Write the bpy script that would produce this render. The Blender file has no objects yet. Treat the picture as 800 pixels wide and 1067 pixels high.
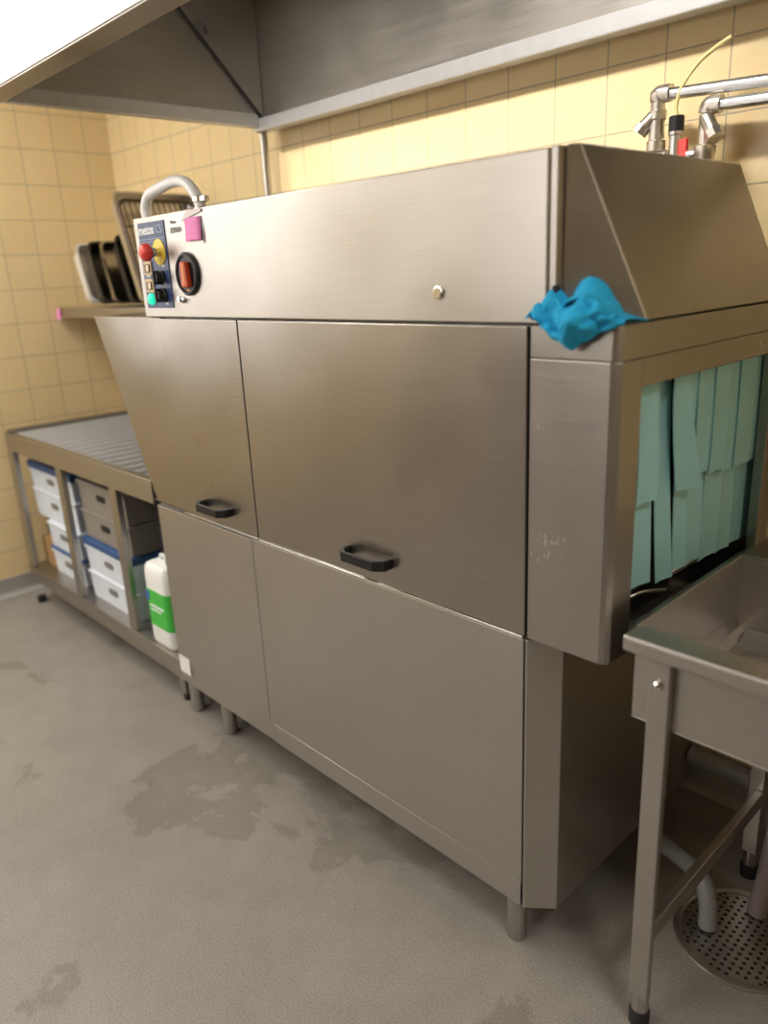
import bpy, bmesh, math, random
from mathutils import Vector, Matrix, noise
random.seed(7)
S = bpy.context.scene
COL = S.collection
PI = math.pi

# ------------------------------------------------------------------ helpers
def tag(o, label, cat, group=None):
    o['label'] = label; o['category'] = cat
    if group: o['group'] = group
    return o

def thing(name, label, cat, loc=(0, 0, 0), rotz=0, group=None):
    o = bpy.data.objects.new(name, None); COL.objects.link(o)
    o.empty_display_size = .05
    o.location = loc; o.rotation_euler = (0, 0, rotz)
    return tag(o, label, cat, group)

class MB:
    """collects shapes and links them as one mesh object"""
    def __init__(s): s.bm = bmesh.new()
    def poly_prism(s, pts, axis, a, b):
        # pts: 2D outline; extruded along axis (0,1,2) from a to b
        def P(p, t):
            if axis == 0: return (t, p[0], p[1])
            if axis == 1: return (p[0], t, p[1])
            return (p[0], p[1], t)
        lo = [s.bm.verts.new(P(p, a)) for p in pts]; hi = [s.bm.verts.new(P(p, b)) for p in pts]
        n = len(pts)
        s.bm.faces.new(lo); s.bm.faces.new(hi)
        for i in range(n): s.bm.faces.new((lo[i], lo[(i+1) % n], hi[(i+1) % n], hi[i]))
        return s
    def box(s, x0, x1, y0, y1, z0, z1):
        return s.poly_prism([(x0, y0), (x1, y0), (x1, y1), (x0, y1)], 2, z0, z1)
    def hexa(s, lo, hi):
        # lo / hi: matching rings of 3D points
        a = [s.bm.verts.new(p) for p in lo]; b = [s.bm.verts.new(p) for p in hi]; n = len(lo)
        s.bm.faces.new(a); s.bm.faces.new(b)
        for i in range(n): s.bm.faces.new((a[i], a[(i+1) % n], b[(i+1) % n], b[i]))
        return s
    def lathe(s, prof, n=24, c=(0, 0, 0), axis='Z', caps=True):
        rings = []
        for r, h in prof:
            ring = []
            for i in range(n):
                t = 2*PI*i/n; u, v = r*math.cos(t), r*math.sin(t)
                p = {'Z': (u, v, h), 'Y': (u, h, v), 'X': (h, u, v)}[axis]
                ring.append(s.bm.verts.new((p[0]+c[0], p[1]+c[1], p[2]+c[2])))
            rings.append(ring)
        for a, b in zip(rings, rings[1:]):
            for i in range(n): s.bm.faces.new((a[i], a[(i+1) % n], b[(i+1) % n], b[i]))
        if caps: s.bm.faces.new(rings[0]); s.bm.faces.new(rings[-1])
        return s
    def tube(s, path, r, n=14, smooth=True, closed=False):
        path = [Vector(p) for p in path]
        if smooth and len(path) > 2: path = catmull(path, 8)
        R = r if callable(r) else (lambda t: r)
        N = len(path); up = None; rings = []
        for i, p in enumerate(path):
            d = (path[min(i+1, N-1)] - path[max(i-1, 0)]).normalized()
            if up is None:
                up = Vector((0, 0, 1)) if abs(d.z) < .9 else Vector((1, 0, 0))
            a = d.cross(up).normalized(); up = a.cross(d).normalized()
            rr = R(i/(N-1))
            rings.append([s.bm.verts.new(p + a*math.cos(2*PI*k/n)*rr + up*math.sin(2*PI*k/n)*rr) for k in range(n)])
        for a, b in zip(rings, rings[1:]):
            for i in range(n): s.bm.faces.new((a[i], a[(i+1) % n], b[(i+1) % n], b[i]))
        s.bm.faces.new(rings[0]); s.bm.faces.new(rings[-1])
        return s
    def build(s, name, mat, parent=None, bevel=0, seg=2, smooth=False, loc=None, rot=None):
        bmesh.ops.recalc_face_normals(s.bm, faces=s.bm.faces)
        me = bpy.data.meshes.new(name); s.bm.to_mesh(me); s.bm.free()
        if smooth:
            me.polygons.foreach_set('use_smooth', [True]*len(me.polygons))
            me.set_sharp_from_angle(angle=math.radians(38))
        me.materials.append(mat)
        o = bpy.data.objects.new(name, me); COL.objects.link(o)
        if parent: o.parent = parent
        if loc: o.location = loc
        if rot: o.rotation_euler = rot
        if bevel:
            m = o.modifiers.new('bevel', 'BEVEL'); m.width = bevel; m.segments = seg
            m.limit_method = 'ANGLE'; m.angle_limit = math.radians(35)
        return o

def catmull(p, k):
    out = []
    for i in range(len(p)-1):
        p0, p1, p2, p3 = p[max(i-1, 0)], p[i], p[i+1], p[min(i+2, len(p)-1)]
        for j in range(k):
            t = j/k
            out.append(.5*((2*p1)+(p2-p0)*t+(2*p0-5*p1+4*p2-p3)*t*t+(3*p1-p0-3*p2+p3)*t**3))
    return out + [p[-1]]

def rrect(w, h, r, n=4, cx=0, cy=0):
    pts = []
    for sx, sy, a in ((1, -1, -90), (1, 1, 0), (-1, 1, 90), (-1, -1, 180)):
        for i in range(n+1):
            t = math.radians(a + 90*i/n)
            pts.append((cx+sx*(w/2-r)+r*math.cos(t), cy+sy*(h/2-r)+r*math.sin(t)))
    return pts

def structure(o): o['kind'] = 'structure'; return o

def text(name, body, mat, parent, loc, size, rot=(PI/2, 0, 0), bold=False, sx=1, ext=.0004):
    cu = bpy.data.curves.new(name, 'FONT'); cu.body = body; cu.size = size; cu.extrude = ext
    if bold: cu.offset = size*.025
    tmp = bpy.data.objects.new(name, cu); COL.objects.link(tmp)
    dg = bpy.context.evaluated_depsgraph_get()
    me = bpy.data.meshes.new_from_object(tmp.evaluated_get(dg))
    bpy.data.objects.remove(tmp)
    me.materials.clear(); me.materials.append(mat)
    o = bpy.data.objects.new(name, me); COL.objects.link(o)
    o.location = loc; o.rotation_euler = rot; o.scale = (sx, 1, 1)
    if parent: o.parent = parent
    return o

# ------------------------------------------------------------------ materials
def newmat(name):
    m = bpy.data.materials.new(name); m.use_nodes = True
    nt = m.node_tree; return m, nt, nt.nodes['Principled BSDF']

def plain(name, col, rough=.5, metal=0, nscale=40, namt=.06, emit=None, estr=0, bump=0, coat=0):
    m, nt, b = newmat(name)
    N, L = nt.nodes, nt.links
    tc = N.new('ShaderNodeTexCoord'); nz = N.new('ShaderNodeTexNoise')
    nz.inputs['Scale'].default_value = nscale; nz.inputs['Detail'].default_value = 3
    L.new(tc.outputs['Object'], nz.inputs['Vector'])
    mx = N.new('ShaderNodeMix'); mx.data_type = 'RGBA'
    c1 = [max(0, c*(1-namt)) for c in col]; c2 = [min(1, c*(1+namt)) for c in col]
    mx.inputs[6].default_value = (*c1, 1); mx.inputs[7].default_value = (*c2, 1)
    L.new(nz.outputs['Fac'], mx.inputs[0]); L.new(mx.outputs[2], b.inputs['Base Color'])
    b.inputs['Roughness'].default_value = rough; b.inputs['Metallic'].default_value = metal
    if coat: b.inputs['Coat Weight'].default_value = coat
    if bump:
        bp = N.new('ShaderNodeBump'); bp.inputs['Strength'].default_value = bump; bp.inputs['Distance'].default_value = .002
        L.new(nz.outputs['Fac'], bp.inputs['Height']); L.new(bp.outputs['Normal'], b.inputs['Normal'])
    if emit:
        b.inputs['Emission Color'].default_value = (*emit, 1); b.inputs['Emission Strength'].default_value = estr
    return m

def steel(name, col=(.50, .475, .445), rough=.33, aniso=.35, rot=.25, grain=(6, 6, 500), smudge=.10, gb=.05):
    """brushed stainless steel: fine grain along the sheet, faint wiping marks"""
    m, nt, b = newmat(name); N, L = nt.nodes, nt.links
    b.inputs['Metallic'].default_value = 1
    tc = N.new('ShaderNodeTexCoord')
    mp = N.new('ShaderNodeMapping'); mp.inputs['Scale'].default_value = grain
    L.new(tc.outputs['Object'], mp.inputs['Vector'])
    g = N.new('ShaderNodeTexNoise'); g.inputs['Scale'].default_value = 1; g.inputs['Detail'].default_value = 3
    L.new(mp.outputs['Vector'], g.inputs['Vector'])
    s = N.new('ShaderNodeTexNoise'); s.inputs['Scale'].default_value = 5; s.inputs['Detail'].default_value = 6
    s.inputs['Roughness'].default_value = .65
    L.new(tc.outputs['Object'], s.inputs['Vector'])
    ma = N.new('ShaderNodeMath'); ma.operation = 'MULTIPLY_ADD'
    ma.inputs[1].default_value = smudge*2; ma.inputs[2].default_value = rough-smudge
    L.new(s.outputs['Fac'], ma.inputs[0])
    mb = N.new('ShaderNodeMath'); mb.operation = 'MULTIPLY_ADD'; mb.inputs[1].default_value = .12
    L.new(g.outputs['Fac'], mb.inputs[0]); L.new(ma.outputs[0], mb.inputs[2])
    L.new(mb.outputs[0], b.inputs['Roughness'])
    mx = N.new('ShaderNodeMix'); mx.data_type = 'RGBA'
    mx.inputs[6].default_value = (*[c*.86 for c in col], 1); mx.inputs[7].default_value = (*[min(1, c*1.1) for c in col], 1)
    L.new(g.outputs['Fac'], mx.inputs[0]); L.new(mx.outputs[2], b.inputs['Base Color'])
    bp = N.new('ShaderNodeBump'); bp.inputs['Strength'].default_value = gb; bp.inputs['Distance'].default_value = .001
    L.new(g.outputs['Fac'], bp.inputs['Height'])
    wv = N.new('ShaderNodeTexNoise'); wv.inputs['Scale'].default_value = 2.6; wv.inputs['Detail'].default_value = 1
    L.new(tc.outputs['Object'], wv.inputs['Vector'])
    b2 = N.new('ShaderNodeBump'); b2.inputs['Strength'].default_value = .5; b2.inputs['Distance'].default_value = .022
    L.new(wv.outputs['Fac'], b2.inputs['Height']); L.new(bp.outputs['Normal'], b2.inputs['Normal']); L.new(b2.outputs['Normal'], b.inputs['Normal'])
    b.inputs['Anisotropic'].default_value = aniso; b.inputs['Anisotropic Rotation'].default_value = rot
    tg = N.new('ShaderNodeTangent'); tg.direction_type = 'RADIAL'; tg.axis = 'Z'
    L.new(tg.outputs['Tangent'], b.inputs['Tangent'])
    return m

def tiles(name, axis, off_u, off_v, c1, c2, mortar):
    m, nt, b = newmat(name); N, L = nt.nodes, nt.links
    ge = N.new('ShaderNodeNewGeometry'); sp = N.new('ShaderNodeSeparateXYZ'); L.new(ge.outputs['Position'], sp.inputs[0])
    cx = N.new('ShaderNodeCombineXYZ')
    for i, (src, off) in enumerate(((axis, off_u), (2, off_v))):
        a = N.new('ShaderNodeMath'); a.operation = 'SUBTRACT'; a.inputs[1].default_value = off-15.1
        L.new(sp.outputs[src], a.inputs[0]); L.new(a.outputs[0], cx.inputs[i])
    br = N.new('ShaderNodeTexBrick'); br.offset = 0; br.squash = 1
    br.inputs['Scale'].default_value = 1; br.inputs['Brick Width'].default_value = .151; br.inputs['Row Height'].default_value = .151
    br.inputs['Mortar Size'].default_value = .0022; br.inputs['Mortar Smooth'].default_value = .3; br.inputs['Bias'].default_value = 0
    br.inputs['Color1'].default_value = (*c1, 1); br.inputs['Color2'].default_value = (*c2, 1); br.inputs['Mortar'].default_value = (*mortar, 1)
    L.new(cx.outputs[0], br.inputs['Vector'])
    nz = N.new('ShaderNodeTexNoise'); nz.inputs['Scale'].default_value = 30; L.new(ge.outputs['Position'], nz.inputs['Vector'])
    mx = N.new('ShaderNodeMix'); mx.data_type = 'RGBA'; mx.blend_type = 'MULTIPLY'; mx.inputs[0].default_value = .12
    L.new(br.outputs['Color'], mx.inputs[6]); L.new(nz.outputs['Color'], mx.inputs[7]); L.new(mx.outputs[2], b.inputs['Base Color'])
    rg = N.new('ShaderNodeMath'); rg.operation = 'MULTIPLY_ADD'; rg.inputs[1].default_value = .5; rg.inputs[2].default_value = .28
    L.new(br.outputs['Fac'], rg.inputs[0]); L.new(rg.outputs[0], b.inputs['Roughness'])
    bp = N.new('ShaderNodeBump'); bp.inputs['Strength'].default_value = .5; bp.inputs['Distance'].default_value = .0015; bp.invert = True
    L.new(br.outputs['Fac'], bp.inputs['Height']); L.new(bp.outputs['Normal'], b.inputs['Normal'])
    return m

def floor_mat():
    m, nt, b = newmat('grey speckled resin floor'); N, L = nt.nodes, nt.links
    ge = N.new('ShaderNodeNewGeometry')
    def nz(scale, det=4, rough=.6, dist=0):
        n = N.new('ShaderNodeTexNoise'); n.inputs['Scale'].default_value = scale; n.inputs['Detail'].default_value = det
        n.inputs['Roughness'].default_value = rough; n.inputs['Distortion'].default_value = dist
        L.new(ge.outputs['Position'], n.inputs['Vector']); return n
    def ramp(src, stops):
        r = N.new('ShaderNodeValToRGB'); e = r.color_ramp.elements
        while len(e) < len(stops): e.new(.5)
        for k, (p, c) in enumerate(stops): e[k].position = p; e[k].color = (*c, 1) if len(c) == 3 else c
        L.new(src, r.inputs[0]); return r
    fine = nz(260, 3, .75); big = nz(1.3, 5, .6); mid = nz(9, 5, .65)
    base = ramp(fine.outputs['Fac'], [(.34, (.175, .16, .14)), (.5, (.25, .232, .208)), (.66, (.33, .31, .28))])
    sh = ramp(big.outputs['Fac'], [(.3, (.86, .86, .86)), (.7, (1.07, 1.06, 1.05))])
    m1 = N.new('ShaderNodeMix'); m1.data_type = 'RGBA'; m1.blend_type = 'MULTIPLY'; m1.inputs[0].default_value = 1
    L.new(base.outputs[0], m1.inputs[6]); L.new(sh.outputs[0], m1.inputs[7])
    # worn dark stains with ragged edges
    st = nz(2.1, 8, .62, .4)
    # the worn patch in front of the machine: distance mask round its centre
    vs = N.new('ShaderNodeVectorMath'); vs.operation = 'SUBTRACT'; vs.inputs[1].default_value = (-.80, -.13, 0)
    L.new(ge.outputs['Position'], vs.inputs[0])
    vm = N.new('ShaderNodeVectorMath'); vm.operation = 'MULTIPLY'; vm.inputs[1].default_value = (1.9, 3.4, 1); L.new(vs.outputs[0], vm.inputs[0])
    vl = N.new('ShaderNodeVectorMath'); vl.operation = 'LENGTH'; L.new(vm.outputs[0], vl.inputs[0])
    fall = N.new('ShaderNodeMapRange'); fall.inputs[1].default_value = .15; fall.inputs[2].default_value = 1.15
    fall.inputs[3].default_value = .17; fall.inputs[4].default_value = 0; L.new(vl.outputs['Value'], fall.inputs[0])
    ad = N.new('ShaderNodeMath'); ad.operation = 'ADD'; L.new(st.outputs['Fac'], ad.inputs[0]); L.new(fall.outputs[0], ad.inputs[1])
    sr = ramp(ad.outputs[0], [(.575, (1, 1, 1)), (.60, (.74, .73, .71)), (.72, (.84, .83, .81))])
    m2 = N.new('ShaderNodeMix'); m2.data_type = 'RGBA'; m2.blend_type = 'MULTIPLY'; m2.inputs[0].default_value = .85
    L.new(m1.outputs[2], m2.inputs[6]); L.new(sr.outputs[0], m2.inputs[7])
    mr = ramp(mid.outputs['Fac'], [(.35, (.9, .9, .9)), (.65, (1.04, 1.04, 1.04))])
    m3 = N.new('ShaderNodeMix'); m3.data_type = 'RGBA'; m3.blend_type = 'MULTIPLY'; m3.inputs[0].default_value = .8
    L.new(m2.outputs[2], m3.inputs[6]); L.new(mr.outputs[0], m3.inputs[7])
    L.new(m3.outputs[2], b.inputs['Base Color'])
    rr = N.new('ShaderNodeMapRange'); rr.inputs[3].default_value = .38; rr.inputs[4].default_value = .6
    L.new(mid.outputs['Fac'], rr.inputs[0]); L.new(rr.outputs[0], b.inputs['Roughness'])
    bp = N.new('ShaderNodeBump'); bp.inputs['Strength'].default_value = .08; bp.inputs['Distance'].default_value = .001
    L.new(fine.outputs['Fac'], bp.inputs['Height']); L.new(bp.outputs['Normal'], b.inputs['Normal'])
    return m

ST = steel('brushed stainless steel')
STD = steel('wiped brushed stainless steel', col=(.43, .405, .375), rough=.30)
STH = steel('hood stainless steel', col=(.46, .435, .40), rough=.34, smudge=.10, gb=.015, grain=(5, 5, 160))
STG = steel('ground steel tube', rough=.28, aniso=0)
CHROME = plain('chrome', (.78, .78, .76), .16, 1)
GALV = plain('galvanised pipe', (.60, .61, .62), .3, 1, 60, .15)
ALU = plain('dull aluminium', (.80, .79, .77), .55, .6)
PANST = plain('stainless pan steel', (.52, .50, .47), .2, 1, 30, .1)
BRIGHT = plain('bright pan steel', (.72, .70, .68), .32, 1, 30, .1)
RACK = plain('dark wire', (.11, .08, .06), .4, .8)
BRASS = plain('nickel plated fitting', (.62, .58, .52), .34, 1, 90, .2)
SCR = steel('scratched hood steel', col=(.43, .405,.375), rough=.30)
nt = SCR.node_tree; N_, L_ = nt.nodes, nt.links
b_ = N_['Principled BSDF']; src = b_.inputs['Base Color'].links[0].from_socket
tc_ = N_.new('ShaderNodeTexCoord'); mp_ = N_.new('ShaderNodeMapping'); mp_.inputs['Scale'].default_value = (150, 60, 55); mp_.inputs['Rotation'].default_value = (0, .6, 0)
L_.new(tc_.outputs['Object'], mp_.inputs['Vector'])
n1 = N_.new('ShaderNodeTexNoise'); n1.inputs['Scale'].default_value = 1; n1.inputs['Detail'].default_value = 2; L_.new(mp_.outputs[0], n1.inputs['Vector'])
n2 = N_.new('ShaderNodeTexNoise'); n2.inputs['Scale'].default_value = 9; L_.new(tc_.outputs['Object'], n2.inputs['Vector'])
mu = N_.new('ShaderNodeMath'); mu.operation = 'MULTIPLY'; L_.new(n1.outputs['Fac'], mu.inputs[0]); L_.new(n2.outputs['Fac'], mu.inputs[1])
mr_ = N_.new('ShaderNodeMapRange'); mr_.inputs[1].default_value = .40; mr_.inputs[2].default_value = .45; mr_.inputs[4].default_value = .7; L_.new(mu.outputs[0], mr_.inputs[0])
mx_ = N_.new('ShaderNodeMix'); mx_.data_type = 'RGBA'; mx_.inputs[7].default_value = (.75, .73, .70, 1)
L_.new(mr_.outputs[0], mx_.inputs[0]); L_.new(src, mx_.inputs[6]); L_.new(mx_.outputs[2], b_.inputs['Base Color'])
DOOR = steel('smooth door steel', col=(.39, .362, .33), rough=.25, aniso=.35, smudge=.08)
RAIL = plain('galvanised rail', (.56, .56, .565), .40, .8, 30, .08)
BLACK = plain('black plastic', (.008, .008, .009), .45)
RUBBER = plain('black rubber', (.015, .015, .015), .6)
DARK = plain('dark gap and shade', (.01, .01, .01), .8)
NAVY = plain('navy printed foil', (.035, .06, .16), .35)
WHITE = plain('white plastic', (.80, .80, .80), .4)
WHITEINK = plain('white ink', (.85, .87, .9), .5)
GREYBLUE = plain('pale blue ink', (.35, .45, .62), .5)
BLUETRIM = plain('royal blue ink', (.05, .12, .42), .5)
GREYINK = plain('grey ink', (.18, .17, .16), .6)
RED = plain('red plastic', (.80, .06, .05), .3)
ORRED = plain('orange red plastic', (.62, .07, .02), .3)
YELLOW = plain('yellow plastic', (.80, .60, .06), .4)
ORANGEY = plain('amber plastic', (.75, .3, .03), .4)
BEIGE = plain('beige plastic', (.58, .43, .24), .4)
BROWNP = plain('brown plastic', (.13, .06, .05), .35)
IVORY = plain('ivory plastic', (.85, .72, .52), .4)
GREENL = plain('lit green lens', (.02, .5, .32), .2, emit=(.02, .75, .45), estr=.9)
PINK = plain('pink paper', (.86, .27, .58), .7)
TAPE = plain('clear tape', (.72, .60, .56), .25)
TEAL = plain('teal rubber strip', (.33, .62, .65), .5, nscale=18, namt=.08)
CLOTH = plain('blue microfibre', (.018, .42, .76), .9, nscale=400, namt=.25, bump=.5)
HOSE = plain('white hose', (.90, .91, .92), .35)
ROLL = plain('grey roller plastic', (.30, .30, .30), .35)
TUBE = plain('yellowed clear tube', (.80, .68, .32), .3)
PVC = plain('grey drain pipe', (.27, .275, .275), .4)
PVCR = plain('pinkish drain pipe', (.30, .25, .24), .4)
BOXW = plain('white crate plastic', (.66, .71, .78), .5)
BOXB = plain('dark blue crate lid', (.03, .08, .22), .5)
BOXG = plain('grey crate plastic', (.25, .225, .195), .5)
BOXK = plain('charcoal crate plastic', (.035, .035, .038), .5)
CARD = plain('brown cardboard', (.36, .21, .09), .8)
GREEN = plain('green label paper', (.06, .48, .06), .5)
CANW = plain('white can plastic', (.82, .83, .82), .4)
DADO = plain('added dark brown dado', (.05, .038, .03), .5, nscale=12, namt=.2)
COVE = plain('grey cove plinth', (.33, .32, .30), .5, nscale=150, namt=.15)
ENAMEL = plain('black enamel', (.018, .017, .016), .3, nscale=25, namt=.3)
CREAM = plain('ceiling paint', (.80, .78, .73), .7)
TY1, TY2, TM = (.79, .62, .34), (.82, .65, .37), (.46, .39, .27)

# ------------------------------------------------------------------ setting
XL, YB = -3.04, .79
XR, YF, ZC = 2.3, -3.6, 2.65
structure(MB().box(XL-.1, XR+.1, YF-.1, YB+.1, -.1, 0).build('floor', floor_mat()))
structure(MB().box(XL-.1, XR+.1, YF-.1, YB+.1, ZC, ZC+.1).build('ceiling', CREAM))
TX = tiles('yellow wall tiles', 0, -.043, 1.889, TY1, TY2, TM)
TYm = tiles('yellow wall tiles end', 1, .06, 1.889, TY1, TY2, TM)
structure(MB().box(XL-.1, XR+.1, YB, YB+.1, 0, ZC).build('wall_back', TX))
structure(MB().box(XL-.1, XL, YF-.1, YB, 0, ZC).build('wall_left', TYm))
structure(MB().box(XR, XR+.1, YF-.1, YB, 0, ZC).build('wall_right', TYm))
structure(MB().box(XL, XR, YF-.1, YF, 0, ZC).build('wall_front', TX))
# added unseen dado panels, dark so the steel has something dim to mirror
structure(MB().box(XL+.03, XR-.03, YF, YF+.02, 0, 1.45).build('added_dado_1', DADO))
structure(MB().box(XR-.02, XR, YF+.03, YB-.05, .1, 1.45).build('added_dado_2', DADO))
def cove(name, a, b, axis):
    # coved resin plinth 95 mm high with a curved foot
    prof = [(0, 0), (.03, 0), (.03, .004), (.017, .010), (.010, .020), (.008, .035), (.008, .095), (0, .095)]
    m = MB()
    if axis == 'L': m.poly_prism([(XL+p, z) for p, z in prof], 1, a, b)
    if axis == 'R': m.poly_prism([(XR-p, z) for p, z in prof], 1, a, b)
    if axis == 'B': m.poly_prism([(YB-p, z) for p, z in prof], 0, a, b)
    structure(m.build(name, COVE))
PANE = plain('added pane glow', (.8, .8, .8), .4, emit=(1, .97, .95), estr=1.5)  # glow of an unseen added window, brightens the room and steel reflections
wy0, wy1, wz0, wz1 = -1.95, -.75, 1.12, 2.35
wn = structure(MB().box(XL-.002, XL+.05, wy0-.06, wy0, wz0-.06, wz1+.06).box(XL-.002, XL+.05, wy1, wy1+.06, wz0-.06, wz1+.06).box(XL-.002, XL+.05, wy0, wy1, wz1, wz1+.06).box(XL-.002, XL+.05, wy0, wy1, wz0-.06, wz0).build('added_window_1', WHITE, bevel=.004))
MB().box(XL+.004, XL+.012, wy0, wy1, wz0, wz1).build('added_pane', PANE, wn)
PANE2 = plain('added far pane glow', (.8, .8, .8), .4, emit=(1, .97, .95), estr=3.0)  # second unseen window, added as a bright reflection for the control housing
wx0, wx1, wz0, wz1 = -2.75, -.75, 1.50, 2.4
wn = structure(MB().box(wx0-.06, wx0, YF-.002, YF+.05, wz0-.06, wz1+.06).box(wx1, wx1+.06, YF-.002, YF+.05, wz0-.06, wz1+.06).box(wx0, wx1, YF-.002, YF+.05, wz1, wz1+.06).box(wx0, wx1, YF-.002, YF+.05, wz0-.06, wz0).build('added_window_2', WHITE, bevel=.004))
MB().box(wx0, wx1, YF+.004, YF+.012, wz0, wz1).build('added_pane', PANE2, wn)
cove('baseboard_left', YF, YB, 'L'); cove('baseboard_back', XL+.03, XR-.03, 'B'); cove('baseboard_right', YF, YB, 'R')

# ------------------------------------------------------------------ conveyor dishwasher
D = thing('conveyor_dishwasher', 'large brushed stainless steel conveyor dishwasher with two black-handled doors', 'dishwasher')
YD = .66                                   # body depth
Z0, Z1, Z2, Z3 = .125, .768, 1.345, 1.61
MB().poly_prism([(-1.44, .010), (.0, .010), (.0, .0), (.006, .0), (.057, .044), (.057, YD), (-1.44, YD)], 2, Z0, Z1-.006).build('base_cabinet', ST, D, .002)
MB().box(-1.437, -.9072, -.003, .0095, .198, .760).build('lower_panel', ST, D, .0015)
MB().box(-.905, -.001, -.003, .0095, .190, .762).build('lower_panel', ST, D, .0015)
MB().box(-1.437, -.893, -.001, .0095, .127, .196).box(-.889, -.003, -.003, .0095, .127, .188).build('kick_panel', ST, D, .001)
MB().box(-1.255, -.005, .012, YD, Z1-.004, Z2-.002).build('wash_chamber', ST, D)
# sloping inlet hood at the far end
MB().poly_prism([(-1.703, Z2), (-1.262, Z2), (-1.262, .772), (-1.437, .772)], 1, 0, YD).build('inlet_hood', DOOR, D, .002)
dl = MB().box(-1.259, -.874, -.003, .011, .773, Z2-.003).build('door', DOOR, D, .002)
dr = MB().box(-.868, .0015, -.004, .011, .771, Z2-.003).build('door', DOOR, D, .002)
dh = MB().box(-.868, -.002, -.006, -.002, .764, .770).box(-1.259, -.874, -.005, -.002, .765, .7715).build('drip_edge', CHROME, D, .001)
def handle(cx, z, door):
    # black bail handle: flat bow standing off the door
    o = rrect(.150, .052, .018, 5, 0, 0)
    m = MB()
    outer = [(-.075, .0), (-.075, -.024), (-.052, -.042), (.052, -.042), (.075, -.024), (.075, .0)]
    inner = [(-.062, .0), (-.062, -.020), (-.046, -.033), (.046, -.033), (.062, -.020), (.062, .0)]
    lo0 = []; 
    bm = m.bm
    V = {}
    for k, ring in (('o', outer), ('i', inner)):
        for lvl, zz in (('a', -.012), ('b', .012)):
            V[k+lvl] = [bm.verts.new((x, y, zz)) for x, y in ring]
    n = len(outer)
    for i in range(n-1):
        bm.faces.new((V['oa'][i], V['oa'][i+1], V['ob'][i+1], V['ob'][i]))
        bm.faces.new((V['ia'][i], V['ia'][i+1], V['ib'][i+1], V['ib'][i]))
        bm.faces.new((V['oa'][i], V['oa'][i+1], V['ia'][i+1], V['ia'][i]))
        bm.faces.new((V['ob'][i], V['ob'][i+1], V['ib'][i+1], V['ib'][i]))
    for i in (0, n-1): bm.faces.new((V['oa'][i], V['ob'][i], V['ib'][i], V['ia'][i]))
    h = m.build('handle', BLACK, door, .0025, loc=(cx, -.0032, z)); h['label'] = 'black plastic bow handle'
handle(-1.062, .822, dl); handle(-.427, .828, dr)
# control housing on top
MB().box(-1.327, .043, -.010, .60, Z2+.002, Z3).build('control_housing', ST, D, .003)
MB().box(.0435, .058, -.006, .60, Z2+.002, Z3+.001).build('housing_trim', STD, D, .002)
# exit hood: lid, front plate, rim round the opening, back
EX = .172
eh = MB().poly_prism([(.004, 0), (.158, 0), (.166, .003), (EX, .012), (EX, .69), (.004, .69)], 2, 1.290, Z2).build('exit_hood_lid', STD, D, .0025)
MB().poly_prism([(.004, 0), (.156, 0), (.165, .003), (EX, .012), (EX, .074), (.150, .074), (.150, .016), (.004, .016)], 2, .766, 1.2895).box(.150, EX, .074, .63, 1.243, 1.2895).box(.150, EX, .074, .63, .770, .800).box(.150, EX, .63, .69, .77, 1.2895).box(.06, .150, .684, .69, .77, 1.2895).build('exit_hood', SCR, D, .002)
ins = MB().box(.06, .150, .018, .683, .772, .776).build('drip_tray', STD, D)
MB().box(.0585, .0605, .018, .683, .778, 1.285).build('interior_shade', DARK, D)['label'] = 'black sheet standing in for the shaded interior'  # flat black sheet painted for the shade inside the exit hood
MB().tube([(.07, .17, .785), (.11, .22, .815), (.125, .30, .80)], .004).build('conveyor_rail', GALV, D, smooth=True)
MB().tube([(.075, .42, .785), (.11, .47, .815)], .008).build('conveyor_rail', GALV, D, smooth=True)
# curtain strips
def strip(x, y0, y1, zt, zb, bow=0, twist=0, swing=0, nm='curtain_strip', slant=0):
    m = MB(); bm = m.bm; n = 14; rows = []
    for i in range(n+1):
        t = i/n
        z = zt + (zb-zt)*t
        bx = bow*math.sin(t*PI*.9)*t + swing*t*t
        dy = slant*t*t
        r = []
        for k in range(5):
            s = k/4
            yy = y0+(y1-y0)*s + dy
            xx = x + bx + twist*t*(s-.5) - .004*math.sin(s*PI)
            r.append((xx, yy, z))
        rows.append(r)
    F = [[bm.verts.new(p) for p in r] for r in rows]; B = [[bm.verts.new((p[0]-.0022, p[1], p[2])) for p in r] for r in rows]
    for i in range(n):
        for k in range(4):
            bm.faces.new((F[i][k], F[i][k+1], F[i+1][k+1], F[i+1][k])); bm.faces.new((B[i][k], B[i+1][k], B[i+1][k+1], B[i][k+1]))
        for k in (0, 4): bm.faces.new((F[i][k], F[i+1][k], B[i+1][k], B[i][k]))
    for i in (0, n):
        for k in range(4): bm.faces.new((F[i][k], F[i][k+1], B[i][k+1], B[i][k]))
    return m.build(nm, TEAL, D, smooth=True)
# long inner row: top left edge, width, bottom height, sideways slant
for y0, wd, zb, sl in ((.128, .063, .848, .022), (.207, .052, .828, .048), (.284, .044, .836, .030), (.345, .071, .832, .016), (.421, .080, .822, .010), (.505, .062, .816, .010), (.570, .064, .816, .006), (.637, .044, .814, .0)):
    strip(.131+random.uniform(-.002, .004), y0, y0+wd, 1.262, zb, .004, .008 if y0 < .3 else .003, slant=sl)
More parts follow.
